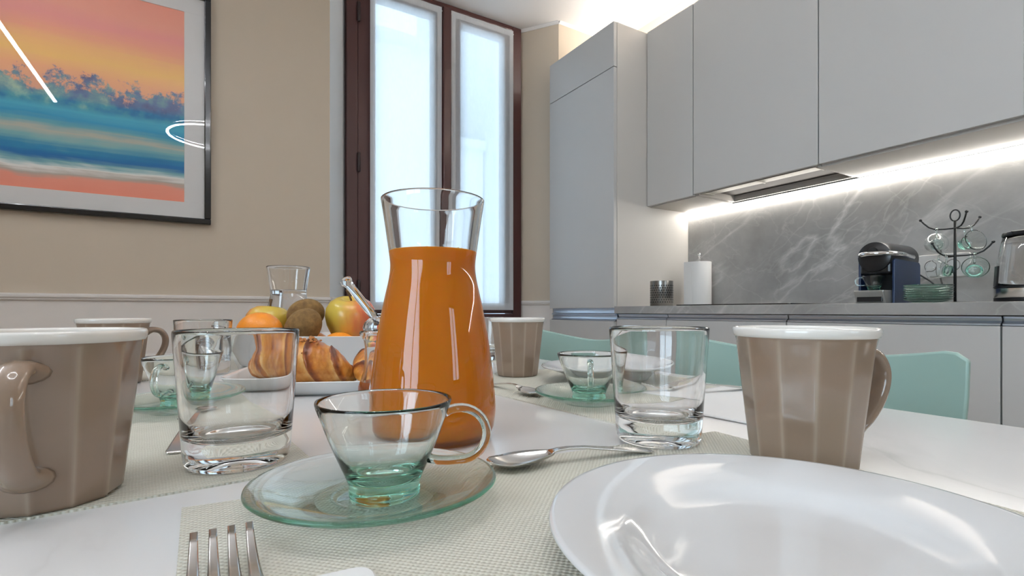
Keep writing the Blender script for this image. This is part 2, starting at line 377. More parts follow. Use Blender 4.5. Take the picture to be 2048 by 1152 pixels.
# cove at the ceiling over the window bay
def cove(name, a, b):
    a, b = Vector(a), Vector(b); d = (b - a).normalized(); nrm = Vector((d.y, -d.x))
    prof = [(-.01, H - .016), (.004, H - .016), (.008, H - .012), (.014, H - .006), (.018, H - .003), (.018, H + .01), (-.01, H + .01)]
    tag(MB().loft([[(p.x + nrm.x * o, p.y + nrm.y * o, z) for o, z in prof] for p in (a, b)]).build(name, 'white_paint', auto=40), **st)
cove('trim_5', (1.855, 2.985), (2.024, 2.74)); cove('trim_6', (2.024, 2.74), (XR, 2.74)); cove('trim_7', (XL, 2.74), (.555, 2.74)); cove('trim_8', (.555, 2.74), (.686, 2.985))

# ---- window 1: dark brown double casement
w1 = empty('window_1', (1.27, 2.985, .812), **st)
def wbx(name, mat, par, x0, x1, y0, y1, z0, z1, bev=.004):
    return boxo(name, mat, par, x0 - 1.27, x1 - 1.27, y0 - 2.985, y1 - 2.985, z0 - .812, z1 - .812, bev)
F = 'window_wood'
wbx('window_frame', F, w1, .686, .748, 2.94, 3.05, .812, 2.795); wbx('window_frame', F, w1, 1.787, 1.855, 2.94, 3.05, .812, 2.795)
wbx('window_frame', F, w1, .748, 1.787, 2.94, 3.05, .812, .845); wbx('window_frame', F, w1, .748, 1.787, 2.94, 3.05, 2.765, 2.795)
for x0, x1 in ((.75, 1.283), (1.306, 1.785)):
    s_ = empty('sash', (0, 0, 0)); s_.parent = w1
    for nm, a, b, c0, d in (('stile', x0, x0 + .095, .847, 2.763), ('stile', x1 - .075, x1, .847, 2.763), ('rail', x0 + .095, x1 - .075, .847, .905), ('rail', x0 + .095, x1 - .075, 2.69, 2.763)):
        wbx(nm, F, s_, a, b, 2.95, 3.0, c0, d)
    wbx('pane', 'pane_glass', s_, x0 + .085, x1 - .065, 2.972, 2.978, .90, 2.70, 0)
wbx('mullion', F, w1, 1.268, 1.322, 2.915, 2.96, .847, 2.763, .006)
for z in (.93, 1.66, 2.52):
    MB().lathe([(0, 0), (.008, 0), (.010, .004), (.010, .106), (.008, .11), (0, .11)], 12).build('hinge', 'hinge_brown', w1, True, loc=(.752 - 1.27, 2.932 - 2.985, z - .812))
wbx('window_sill', F, w1, .70, 1.84, 2.90, 2.99, .80, .815)
def curtain(x0, x1, label):
    r = empty('sheer_curtain', ((x0 + x1) / 2, 2.93, .87), label=label, cat='curtain', group='sheer curtains on the window sashes')
    hw = (x1 - x0) / 2; hz = 1.885
    def sheet(a, b, c0, d, y, nx, nz):
        m = MB(); vs = []; fs = []
        for j in range(nz + 1):
            for i in range(nx + 1):
                x = a + (b - a) * i / nx; z = c0 + (d - c0) * j / nz
                vs.append((x, y + .0015 * math.sin(x * 55 + 1.3 * math.sin(z * 2)) * (1 - .6 * abs(z / hz - .5)), z))
        for j in range(nz):
            for i in range(nx): q = j * (nx + 1) + i; fs.append((q, q + 1, q + nx + 2, q + nx + 1))
        return m.add(vs, fs)
    sheet(-hw, hw, 0, hz, 0, 40, 20).build('cloth', 'sheer_cloth', r, True)
    e = .03
    for a, b, c0, d, nx in ((-hw, -hw + e, 0, hz, 6), (hw - e, hw, 0, hz, 6), (-hw, hw, 0, .045, 30), (-hw, hw, hz - .04, hz, 30)):
        sheet(a, b, c0, d, -.003, nx, 12).build('hem', 'sheer_hem', r, True)
    MB().sweep([(-hw - .005, .002, hz - .02), (hw + .005, .002, hz - .02)], .004, 8).build('curtain_rod', 'trim_paint', r, True)
curtain(.816, 1.262, 'sheer white curtain panel on the sash beside the framed picture')
curtain(1.327, 1.783, 'sheer white curtain panel on the sash beside the tall grey cabinet')
# neighbouring houses outside
def house(x0, x1, y0, y1, h, label, mat):
    r = empty('neighbouring_house', ((x0 + x1) / 2, y0, -4), label=label, cat='building')
    hx = (x1 - x0) / 2
    MB().box(-hx, hx, 0, y1 - y0, 0, h + 4).build('wall', mat, r)
    MB().box(-hx - .02, hx + .02, -.12, y1 - y0, h + 3.85, h + 4).build('cornice', 'facade_grey', r)
house(-3.0, 3.5, 8.0, 12, 5.35, 'pale house front outside, seen through the curtains, with sky above', 'facade')
house(3.60, 4.45, 8.4, 12, 4.0, 'lower pale house outside between two taller ones, behind the curtains', 'facade')
house(4.5, 9.5, 8.0, 12, 8.5, 'tall pale house outside behind the curtain beside the grey cabinet', 'facade_grey')

# ================================================================== KITCHEN
CT = .888
# tall cabinet
t = empty('tall_cabinet', (1.95, 2.41, 0), label='floor-to-ceiling-high light grey tall cabinet beside the window', cat='cabinet')
def kb(par, org):
    def f(name, mat, x0, x1, y0, y1, z0, z1, bev=.0015, p=None):
        return boxo(name, mat, p or par, x0 - org[0], x1 - org[0], y0 - org[1], y1 - org[1], z0 - org[2], z1 - org[2], bev)
    return f
b = kb(t, (1.95, 2.41, 0))
b('body', 'cabinet_carcass', 1.954, 2.55, 2.10, 2.712, .10, 2.465); b('plinth', 'cabinet_lacquer', 2.0, 2.5, 2.10, 2.71, 0, .10)
b('door', 'cabinet_lacquer', 1.93, 1.953, 2.103, 2.710, .880, 2.213); b('door', 'cabinet_lacquer', 1.93, 1.953, 2.103, 2.710, 2.217, 2.465); b('door', 'cabinet_lacquer', 1.93, 1.953, 2.103, 2.710, .10, .806)
def gola(par, org, y0, y1, z0, z1, x=1.945):
    m = MB(); d = z1 - z0
    prof = [(x - .008, z0), (x - .004, z0 - .001), (x - .004, z0 + .005), (x + .004, z0 + .009), (x + .008, z0 + d * .5), (x + .007, z1 - .006), (x + .003, z1 - .002), (x + .003, z1), (x + .036, z1), (x + .036, z0 - .001)]
    m.loft([[(px - org[0], y - org[1], pz - org[2]) for px, pz in prof] for y in (y0, y1)])
    return m.build('finger_rail', 'aluminium', par, auto=35)
gola(t, (1.95, 2.41, 0), 2.10, 2.70, .808, .842); gola(t, (1.95, 2.41, 0), 2.10, 2.70, .842, .880)
# base cabinets
seams = [2.098, 1.745, 1.140, .515, -.11]
lab = ['narrow light grey base cabinet next to the tall cabinet', 'light grey base cabinet under the black hob', 'light grey base cabinet under the coffee machine', 'light grey base cabinet under the glass kettle']
for i in range(4):
    y1, y0 = seams[i], seams[i + 1]; org = (1.95, (y0 + y1) / 2, 0)
    c = empty('base_cabinet', org, label=lab[i], cat='cabinet', group='base cabinets under the worktop'); b = kb(c, org)
    b('body', 'cabinet_carcass', 1.985, 2.55, y0 + .001, y1 - .001, .10, .846); b('plinth', 'cabinet_lacquer', 2.02, 2.5, y0 + .001, y1 - .001, 0, .10)
    b('door', 'cabinet_lacquer', 1.945, 1.967, y0 + .002, y1 - .002, .10, .818); gola(c, org, y0 + .002, y1 - .002, .820, .846, 1.952)
    b('gap_shade_fill', 'gap_black', 1.968, 1.984, y0 + .001, y1 - .001, .10, .818, 0)  # black fill drawn in for the shade behind the door
tag(MB().box(1.93, 2.55, -1.2, 2.098, .849, CT).build('worktop', 'grey_stone', bevel=.001), 'grey veined stone worktop running along the kitchen wall', 'worktop')
tag(MB().box(2.534, 2.549, -1.2, 2.098, CT, 1.50).build('backsplash', 'grey_stone', bevel=0), 'grey veined stone splashback between worktop and wall cabinets', 'splashback')
h_ = empty('induction_hob', (2.25, 1.445, CT), label='flat black glass hob set in the stone worktop', cat='hob')
MB().loft([rrect(.25, .29, .01, z) for z in (0, .006)]).build('glass_top', 'hob_glass', h_, bevel=.001)
for x, y, r in ((-.12, -.14, .09), (-.12, .14, .075), (.12, -.14, .075), (.12, .14, .09)):
    MB().lathe([(r, .006), (r, .0064), (r - .003, .0064), (r - .003, .006), (r, .006)], 40).build('zone_ring', 'steel_dark', h_, loc=(x, y, 0))
# wall cabinets
UB, UT = 1.466, 2.468
us = [2.098, 1.775, 1.143, .522, -.11]
ul = ['narrow light grey wall cabinet squeezed beside the tall cabinet', 'light grey wall cabinet holding the extractor hood', 'wide light grey wall cabinet above the coffee machine', 'light grey wall cabinet above the glass kettle']
for i in range(4):
    y1, y0 = us[i], us[i + 1]; org = (2.18, (y0 + y1) / 2, UB)
    c = empty('wall_cabinet', org, label=ul[i], cat='cabinet', group='wall cabinets over the worktop'); b = kb(c, org)
    zb = UB + (.05 if i == 1 else .002)
    b('body', 'cabinet_carcass', 2.206, 2.549, y0 + .001, y1 - .001, zb, UT)
    b('door', 'cabinet_lacquer', 2.18, 2.202, y0 + .0025, y1 - .0025, UB + (.006 if i else 0), UT)
    b('gap_shade_fill', 'gap_black', 2.2025, 2.2055, y0 + .001, y1 - .001, UB + .008, UT - .002, 0)  # solid black sheet, paints the shade line around the door
    if i == 1:
        for yy in (y0 + .001, y1 - .017): b('side_panel', 'cabinet_carcass', 2.206, 2.549, yy, yy + .016, UB, zb)
        b('back_rail', 'cabinet_carcass', 2.50, 2.549, y0 + .017, y1 - .017, UB, zb)
    else: b('bottom_panel', 'cabinet_carcass', 2.206, 2.549, y0 + .001, y1 - .001, UB - .004, UB + .002)
hd = empty('extractor_hood', (2.35, 1.46, UB), label='slim steel extractor hood with pull-out filter under the wall cabinet', cat='extractor hood'); b = kb(hd, (2.35, 1.46, UB))
b('filter_panel', 'hood_steel', 2.212, 2.30, 1.18, 1.74, UB + .012, UB + .02); b('hood_box', 'hood_dark', 2.301, 2.498, 1.165, 1.752, UB + .03, UB + .049)
for y in (1.18, 1.45, 1.735): b('rib', 'hood_steel', 2.212, 2.302, y, y + .006, UB + .008, UB + .013)
b('front_lip', 'hood_steel', 2.207, 2.213, 1.165, 1.752, UB + .004, UB + .03)
l = empty('led_strip', (2.525, 1.0, UB), label='bright white strip light running under the wall cabinets along the splashback', cat='light'); b = kb(l, (2.525, 1.0, UB))
b('profile', 'aluminium', 2.513, 2.5335, -1.1, 2.095, UB - .0085, UB - .0045, 0); b('diffuser', 'led_under', 2.514, 2.534, -1.1, 2.093, UB - .014, UB - .0085, 0)
l = empty('cove_light', (2.42, 1.0, UT), label='strip light lying on top of the wall cabinets, washing the ceiling', cat='light'); b = kb(l, (2.42, 1.0, UT))
b('profile', 'aluminium', 2.44, 2.50, -1.1, 2.60, UT + .0, UT + .010, 0); b('diffuser', 'led_top', 2.445, 2.495, -1.1, 2.60, UT + .010, UT + .014, 0)

# ================================================================== PICTURE
px0, px1, pz0, pz1 = -1.384, .024, 1.258, 2.31
pc = empty('framed_picture', ((px0 + px1) / 2, 2.74, pz0), label='black framed abstract seascape print in sunset colours with white mat', cat='picture')
ox, oy, oz = (px0 + px1) / 2, 2.74, pz0
fw = .026
for nm, a, b_, c0, d in (('frame_bar', px0, px1, pz0, pz0 + fw), ('frame_bar', px0, px1, pz1 - fw, pz1), ('frame_bar', px0, px0 + fw, pz0 + fw, pz1 - fw), ('frame_bar', px1 - fw, px1, pz0 + fw, pz1 - fw)):
    boxo(nm, 'frame_black', pc, a - ox, b_ - ox, -.032, 0, c0 - oz, d - oz, .004)
boxo('backing', 'picture_mat', pc, px0 + fw - ox, px1 - fw - ox, -.012, -.001, fw, pz1 - oz - fw, 0)
ax0, ax1, az0, az1 = -1.28, -.08, 1.354, 2.214
m = MB().box(0, 1.2, -.001, 0, 0, .86).build('print', 'seascape', pc); m.location = (ax0 - ox, -.0125, az0 - oz)
for a, b_, c0, d in ((px0 + fw, px1 - fw, pz0 + fw, az0), (px0 + fw, px1 - fw, az1, pz1 - fw), (px0 + fw, ax0, az0, az1), (ax1, px1 - fw, az0, az1)):
    boxo('mat_board', 'picture_mat', pc, a - ox, b_ - ox, -.017, -.012, c0 - oz, d - oz, .0008)
boxo('pane', 'picture_glass', pc, px0 + fw - ox, px1 - fw - ox, -.024, -.022, fw, pz1 - oz - fw, 0)

# ================================================================== PENDANT LAMPS (seen mirrored in the picture glass)
LZ = 2.42
lp = empty('linear_pendant', (-.95, 1.25, H), label='long straight white light bar hung from the ceiling', cat='lamp')
boxo('bar', 'trim_paint', lp, -.013, .013, -.80, .80, LZ - H, LZ - H + .03, .002); boxo('diffuser', 'led_lamp', lp, -.0105, .0105, -.79, .79, LZ - H - .006, LZ - H, 0)
boxo('added_uplight', 'added_up_glow', lp, -.012, .012, -.79, .79, LZ - H + .03, LZ - H + .0303, 0)  # glowing strip added on top of the bar to soften the room light
for y in (-.6, .6): MB().sweep([(0, y, LZ - H + .02), (0, y, 0)], .001, 6).build('cable', 'steel_dark', lp)
lr = empty('ring_pendant', (.08, .12, H), label='round white light ring hung from the ceiling above the table', cat='lamp')
R = .36
MB().sweep([(R * math.cos(a * PI / 36), R * math.sin(a * PI / 36), LZ - H + .016) for a in range(72)], (.014, .014), 8, closed=True).build('ring', 'trim_paint', lr, True)
MB().lathe([(R - .010, LZ - H), (R + .010, LZ - H), (R + .010, LZ - H + .006), (R - .010, LZ - H + .006), (R - .010, LZ - H)], 96).build('diffuser', 'led_lamp', lr)
MB().lathe([(R - .004, LZ - H + .0300), (R + .004, LZ - H + .0300), (R + .004, LZ - H + .0303), (R - .004, LZ - H + .0303), (R - .004, LZ - H + .0300)], 96).build('added_uplight', 'added_up_glow', lr)  # same added glow on the ring, lights the ceiling
for a in (0, 120, 240): MB().sweep([(R * math.cos(math.radians(a)), R * math.sin(math.radians(a)), LZ - H + .02), (0, 0, 0)], .001, 6).build('cable', 'steel_dark', lr)
MB().lathe([(0, -.03), (.06, -.03), (.06, 0), (0, 0)], 32).build('ceiling_rose', 'trim_paint', lr, auto=40)

# ================================================================== TABLE AND CHAIRS
TZ = .75
tb = empty('dining_table', (.19, .8, 0), label='long dining table with a white marble-look top laid for breakfast', cat='table')
MB().loft([rrect(.475, .81, .012, z) for z in (TZ - .022, TZ)]).build('tabletop', 'white_marble', tb, bevel=.003)
for x in (-.42, .42):
    for y in (-.74, .74): boxo('leg', 'trim_paint', tb, x - .03, x + .03, y - .03, y + .03, 0, TZ - .0225, .004)
for x in (-.40, .40): boxo('apron', 'trim_paint', tb, x - .01, x + .01, -.70, .70, TZ - .09, TZ - .0225)
for y in (-.72, .72): boxo('apron', 'trim_paint', tb, -.385, .385, y - .01, y + .01, TZ - .09, TZ - .0225)
def chair(x, y, label):
    r = empty('dining_chair', (x, y, 0), label=label, cat='chair', group='mint green chairs along the table')
    # back shell: a sheet bowed in plan with a sagging top edge, leaning away from the table (+x)
    nu, nv = 28, 16; front = []; back = []
    for j in range(nv + 1):
        v = j / nv
        for i in range(nu + 1):
            u = -1 + 2 * i / nu; hw = .205 + .022 * v
            corner = max(0, abs(u) - .86) / .14
            top = .786 + .028 * abs(u) ** 1.6 - .016 * corner ** 2
            z = .455 + (top - .455) * v
            xx = .045 + .05 * v - .05 * u * u * (.4 + .6 * v); yy = hw * u * (1 - .012 * max(0, v - .85) / .15 * corner)
            front.append((xx, yy, z)); back.append((xx + .011, yy, z))
    m = MB(); n = nu + 1; fs = []
    for j in range(nv):
        for i in range(nu): q = j * n + i; fs.append((q, q + 1, q + n + 1, q + n)); o2 = len(front); fs.append((o2 + q, o2 + q + n, o2 + q + n + 1, o2 + q + 1))
    o2 = len(front); loop = [i for i in range(n)] + [j * n + nu for j in range(1, nv + 1)] + [nv * n + i for i in range(nu - 1, -1, -1)] + [j * n for j in range(nv - 1, 0, -1)]
    for a, b_ in zip(loop, loop[1:] + loop[:1]): fs.append((a, o2 + a, o2 + b_, b_))
    m.add(front + back, fs).build('backrest', 'mint_plastic', r, auto=50, bevel=.003)
    MB().loft([rrect(.20, .205, .06, z) for z in (.44, .45, .456)]).build('seat', 'mint_plastic', r, loc=(-.145, 0, 0), auto=40, bevel=.003)
    for sx in (-.30, .03):
        for sy in (-.17, .17): MB().sweep([(sx, sy, .442), (sx + (.05 if sx > 0 else -.03), sy * 1.12, 0)], [.012, .009], 10).build('leg', 'mint_metal', r, True)
    for sy in (-.17, .17): MB().sweep([(-.30, sy, .434), (.03, sy, .434)], .007, 8).build('stretcher', 'mint_metal', r, True)
    return r
chair(.775, .472, 'mint green chair behind the taupe mug and large white plate setting')
chair(.775, 1.028, 'mint green chair behind the shallow white bowl and glass cup')

# ================================================================== PLACEMATS
def placemat(loc, rz, label):
    o = MB().loft([rrect(.205, .15, .004, z) for z in (0, .0014)]).build('placemat', 'placemat_weave', loc=loc, rotz=rz)
    return tag(o, label, 'placemat', 'woven placemats on the table')
def matc(corner, rz, dx, dy):   # far-left corner of the mat, half size aside
    c, s = math.cos(rz), math.sin(rz); return (corner[0] + c * dx - s * dy, corner[1] + s * dx + c * dy, TZ)
quad = [(-.011, .335), (.396, .298), (.374, .03), (-.008, .042)]
o = MB().prism([(x - .19, y - .18) for x, y in quad[::-1]], 0, .0014).build('placemat', 'placemat_weave', loc=(.19, .18, TZ))
tag(o, 'sage woven placemat under the large white plate and the green glass saucer', 'placemat', 'woven placemats on the table')
placemat((-.098, .565, TZ), math.radians(95), 'sage woven placemat under the taupe mug with its handle forward')
placemat((.478, .575, TZ), math.radians(-86), 'sage woven placemat under the shallow white bowl and glass cup')
placemat((-.105, 1.19, TZ), math.radians(91), 'sage woven placemat under the taupe mug at the table end by the picture')
placemat((.478, 1.17, TZ), math.radians(-90), 'sage woven placemat at the table end towards the window')

# ================================================================== CROCKERY
MZ = TZ + .0014
def mug_proto():
    r = empty('mug'); n = 12; seg = 144
    def facet(a):
        w_ = 2 * PI / n; d = (a % w_) - w_ / 2; return math.cos(w_ / 2) / math.cos(d)
    prof = [(0, .002), (.030, .002), (.031, 0), (.0335, .0004), (.0342, .002)]
    for i in range(13): z = .003 + .086 * i / 12; prof.append((.0346 + (.0452 - .0346) * (z / .092), z))
    prof += [(.0452, .0905), (.0455, .0925)]
    m = MB(); m.lathe(prof, seg, rf=lambda a, z, j: 1 if j < 3 else (1 - (1 - facet(a)) * (1 if z < .0885 else .15)))
    edge = []
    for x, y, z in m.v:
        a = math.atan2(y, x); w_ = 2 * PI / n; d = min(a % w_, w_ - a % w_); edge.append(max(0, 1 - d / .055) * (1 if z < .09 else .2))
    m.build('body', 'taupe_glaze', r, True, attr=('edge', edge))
    MB().lathe([(.0440, .0908), (.0460, .0914), (.0469, .0935), (.0471, .0962), (.0465, .0977), (.0455, .098), (.0444, .0965), (.0428, .090), (.038, .045), (.0335, .012), (.028, .006), (0, .005)], 96).build('rim_lining', 'mug_white', r, True)
    path = []; rad = []
    pts = [(.0405, .077), (.050, .0795), (.0605, .0765), (.0665, .067), (.0665, .055), (.0615, .042), (.0535, .031), (.0445, .0235), (.0365, .0205)]
    for i in range(len(pts) - 1):
        for q in range(4):
            u = q / 4; p0, p1, p2, p3 = (pts[max(i - 1, 0)], pts[i], pts[i + 1], pts[min(i + 2, len(pts) - 1)])
            cr = lambda a, b, c, d: .5 * (2 * b + (c - a) * u + (2 * a - 5 * b + 4 * c - d) * u * u + (3 * b - a - 3 * c + d) * u ** 3)
            path.append((cr(p0[0], p1[0], p2[0], p3[0]), 0, cr(p0[1], p1[1], p2[1], p3[1])))
    path.append((pts[-1][0], 0, pts[-1][1]))
    for i in range(len(path)):
        u = i / (len(path) - 1); fl = 1 + .45 * max(0, 1 - u / .12) + .5 * max(0, (u - .85) / .15)
        rad.append((.0080 * fl, .0046 * fl))
    m = MB(); m.sweep(path, rad, 16, side=(0, 1, 0)); m.build('handle', 'taupe_glaze', r, True)
    return r
mug0 = mug_proto()
def place(root, used, loc, rz, label, cat, group, name=None):
    o = root if not used else copy_tree(root)
    o.location = loc; o.rotation_euler.z = math.radians(rz); tag(o, label, cat, group); used.append(1); return o
um = []
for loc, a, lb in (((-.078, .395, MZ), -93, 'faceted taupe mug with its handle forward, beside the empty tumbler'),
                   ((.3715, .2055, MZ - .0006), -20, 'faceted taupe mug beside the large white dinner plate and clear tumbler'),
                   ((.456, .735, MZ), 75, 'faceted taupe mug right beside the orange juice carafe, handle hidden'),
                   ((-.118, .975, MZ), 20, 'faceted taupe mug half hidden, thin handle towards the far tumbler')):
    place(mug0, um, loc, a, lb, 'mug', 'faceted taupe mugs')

def tumbler_proto():
    r = empty('tumbler')
    p = [(0, .0015), (.026, .0012), (.0305, 0), (.0330, .001), (.0343, .004), (.0350, .010)]
    p += [(.0350 + .0058 * i / 8, .010 + .083 * i / 8) for i in range(1, 9)]
    p += [(.0407, .0948), (.0400, .0956), (.0393, .0950), (.0390, .0935)]
    p += [(.0390 - .0058 * i / 7, .0935 - .066 * i / 7) for i in range(1, 7)]
    p += [(.0325, .0262), (.0295, .0215), (.024, .0190), (.012, .0180), (0, .0178)]
    MB().lathe(p, 96).build('glass_body', 'clear_glass', r, True)
    return r
tum0 = tumbler_proto(); ut = []
for loc, lb in (((.021, .418, MZ), 'empty clear tumbler in front of the croissants, beside the forward-handled mug'),
                ((.328, .303, MZ), 'empty clear tumbler with thick base behind the large white plate'),
                ((-.002, .950, MZ), 'empty clear tumbler at the far setting beside the half hidden mug'),
                ((.545, 1.015, MZ), 'empty clear tumbler half hidden behind the carafe and the mug beside it')):
    place(tum0, ut, loc, 0, lb, 'glass', 'clear tumblers')

def cup_proto(mat='green_glass'):
    r = empty('glass_cup')
    p = [(0, .0012), (.013, .001), (.0165, 0), (.0192, .0006), (.0198, .004), (.0194, .0075)]
    out = [(.0214, .013), (.0245, .020), (.0280, .028), (.0312, .036), (.0345, .045), (.0372, .0525)]
    p += out + [(.0377, .0545), (.0374, .0555), (.0366, .0553), (.0358, .0535)]
    p += [(.0330, .0450), (.0296, .036), (.0262, .028), (.0222, .020), (.0180, .0145), (.013, .0115), (.006, .0100), (0, .0098)]
    MB().lathe(p, 96).build('bowl', mat, r, True)
    path = [(.0330, 0, .0462)]
    for i in range(17):
        a = math.radians(112 - 205 * i / 16); path.append((.0425 + .0155 * math.cos(a), 0, .0345 + .0150 * math.sin(a)))
    path += [(.036, 0, .0192), (.030, 0, .0195), (.0240, 0, .0210)]
    MB().sweep(path, (.0034, .0026), 14, side=(0, 1, 0)).build('handle', mat, r, True)
    return r
def saucer_mesh():
    p = [(0, .0012), (.020, .0010), (.0215, 0), (.0325, 0), (.0345, .0014), (.045, .0042), (.058, .0090), (.0665, .0128), (.0682, .0145), (.0678, .0158), (.0662, .0160), (.057, .0122), (.045, .0078), (.034, .0052), (.0275, .0048), (.0245, .0060), (.0225, .0048), (.020, .0040), (.010, .0037), (0, .0036)]
    return MB().lathe(p, 96)
cup0 = cup_proto(); uc = []
sau0 = saucer_mesh().build('saucer', 'green_glass_flat', smooth=True)
us_ = []
SETS = (((.083, .286), -22, -24, 'green glass cup with side handle, on its saucer in front of the juice carafe', 'green glass saucer under the cup in front of the juice carafe'),
        ((-.022, .668), 70, -112, 'green glass cup behind the tumbler, between mugs and croissants', 'green glass saucer behind the empty tumbler, under a cup'),
        ((.392, .470), 70, -128, 'green glass cup beside the shallow white bowl', 'green glass saucer under the cup beside the shallow white bowl'),
        ((.055, 1.40), 90, 40, 'green glass cup at the far table end behind the tumblers', 'green glass saucer at the far table end behind the tumblers'))
for (x, y), rs, rc, lc, ls in SETS:
    s_ = sau0 if not us_ else sau0.copy()
    if us_: COL.objects.link(s_)
    us_.append(1); s_.location = (x, y, MZ); s_.rotation_euler.z = math.radians(rs); s_.scale = (1.0, .94, .95); tag(s_, ls, 'saucer', 'green glass saucers')
    place(cup0, uc, (x + (.0045 if not uc else 0), y - (.002 if not uc else 0), MZ + .0036), rc, lc, 'cup', 'green glass cups')
def plate(name, loc, R, hgt, label, cat):
    k_ = R / .106
    p = [(0, .003), (.050, .003), (.052, 0), (.058, 0), (.060, .003), (.068, .008), (.074, .0125), (.090, .0172), (.1045, .0205), (.106, .0218), (.1052, .0232), (.103, .0232), (.089, .0200), (.0745, .0158), (.069, .0130), (.064, .0085), (.057, .0058), (.03, .0052), (0, .005)]
    o = MB().lathe([(r * k_, z * hgt) for r, z in p], 128).build(name, 'porcelain', smooth=True, loc=loc); return tag(o, label, cat)
plate('dinner_plate', (.214, .122, MZ), .104, .84, 'large glossy white plate with wide rim beside the taupe mug', 'plate')
plate('shallow_bowl', (.532, .592, MZ), .103, 1.15, 'shallow glossy white bowl plate in front of the mint chair', 'plate')
# napkins
def napkin(loc, rz, hw, hd, curl, label):
    nx, ny = 24, 16; vs = []; fs = []
    for j in range(ny + 1):
        for i in range(nx + 1):
            u, v = -1 + 2 * i / nx, -1 + 2 * j / ny
            z = .0008 + curl * (max(0, -v - .3) ** 2) * (.6 + .4 * math.sin(3 * u + 1)) + .0012 * (1 + math.sin(4 * u + 2 * v)) * .5
            z -= .0012 * min(1, max(0, (-v - .15) / .1)) if curl else 0
            vs.append((hw * u, hd * v, z))
    for j in range(ny):
        for i in range(nx): q = j * (nx + 1) + i; fs.append((q, q + 1, q + nx + 2, q + nx + 1))
    o = MB().add(vs, fs).build('napkin', 'paper_white', smooth=True, loc=loc, rotz=rz); m = o.modifiers.new('s', 'SOLIDIFY'); m.thickness = .0012; m.offset = 1
    return tag(o, label, 'napkin', 'white paper napkins')
napkin((.545, .385, MZ - .0002), math.radians(4), .10, .078, .0016, 'white paper napkin under the fork beside the taupe mug')
o = MB().loft([rrect(.024, .07, .008, z) for z in (0, .002)]).build('napkin', 'paper_white', loc=(.0315, .147, MZ), rotz=math.radians(-4)); tag(o, 'folded white napkin lying beside the steel fork near the large plate', 'napkin', 'white paper napkins'); o.modifiers.new('b', 'BEVEL').width = .001
# cutlery: strips along +x, bowl/tines at +x end
def strip(secs, thick=.0014, n=10):
    rings = []
    for x, hw, z, cup in secs:
        r = []
        for q in range(n + 1):
            u = -1 + 2 * q / n; r.append((x, hw * u, z + cup * u * u))
        for q in range(n, -1, -1):
            u = -1 + 2 * q / n; r.append((x, hw * u * .96, z + cup * u * u - thick * (1 - .6 * u ** 4)))
        rings.append(r)
    return MB().loft(rings)
def spoon(loc, rz, label, L=.13, tilt=0):
    r = empty('teaspoon', loc, math.radians(rz), label=label, cat='spoon', group='steel teaspoons'); r.rotation_euler.y = tilt
    h = [(0, .0050, .0020, 0), (.004, .0064, .0020, 0), (.03, .0050, .0055, 0), (.06, .0032, .0095, 0), (.075, .0026, .0105, 0), (.084, .0030, .0098, .0003), (.090, .0045, .0080, .0008)]
    k_ = (L - .044) / .0865
    strip([(x * k_, w, z, c) for x, w, z, c in h], .0018).build('handle', 'steel', r, True)
    x0 = .088 * k_; bl = []
    for i in range(13):
        u = i / 12; hw = .0042 + (.0150 - .0042) * math.sin(min(1, u / .62) * PI / 2) if u < .62 else .0150 * math.sqrt(max(.02, 1 - ((u - .62) / .38) ** 2))
        dep = .0056 * math.sin(PI * min(1, .12 + u * .88)) ; z = .0078 - .0048 * math.sin(u * PI * .55) - (.0 if u < .6 else 0)
        bl.append((x0 + u * .049, hw, max(.0018, z - dep * .45) + (.004 * max(0, u - .7) / .3), dep * .9))
    strip(bl, .0013, 14).build('bowl', 'steel', r, True)
    return r
spoon((.294, .280, MZ), 169, 'steel teaspoon between the large white plate and the juice carafe', .125)
spoon((.356, .664, MZ), -88, 'steel teaspoon beside the juice carafe, pointing at a glass saucer')
spoon((-.020, .462, MZ), 84, 'steel teaspoon behind the empty tumbler on the sage mat')
def fork(loc, rz, label, L=.19):
    r = empty('fork', loc, math.radians(rz), label=label, cat='fork', group='steel forks')
    h = [(0, .0070, .0022, 0), (.006, .0092, .0022, 0), (.05, .0068, .008, 0), (.10, .0040, .0125, 0), (.118, .0036, .0122, 0), (.127, .0062, .0105, 0), (.137, .0122, .0075, .0004), (.148, .0128, .0055, .0005)]
    strip(h, .002).build('handle', 'steel', r, True)
    for i in range(4):
        y = -.0107 + .00713 * i; sec = []
        for q in range(9):
            u = q / 8; sec.append((.1455 + u * .044, .0027 * (1 - .45 * u), .0052 - .0026 * math.sin(u * PI * .6) + .0105 * u * u, 0))
        m = strip(sec, .0018, 4); m.v = [(a, b_ + y * (1 - .02 * a), c) for a, b_, c in m.v]; m.build('tine', 'steel', r, True)
    return r
fork((.0065, .069, MZ), 90, 'steel fork lying on the near placemat, tines towards the saucer')
fork((.650, .430, MZ + .002), 174, 'steel fork lying on the white napkin behind the clear tumbler')

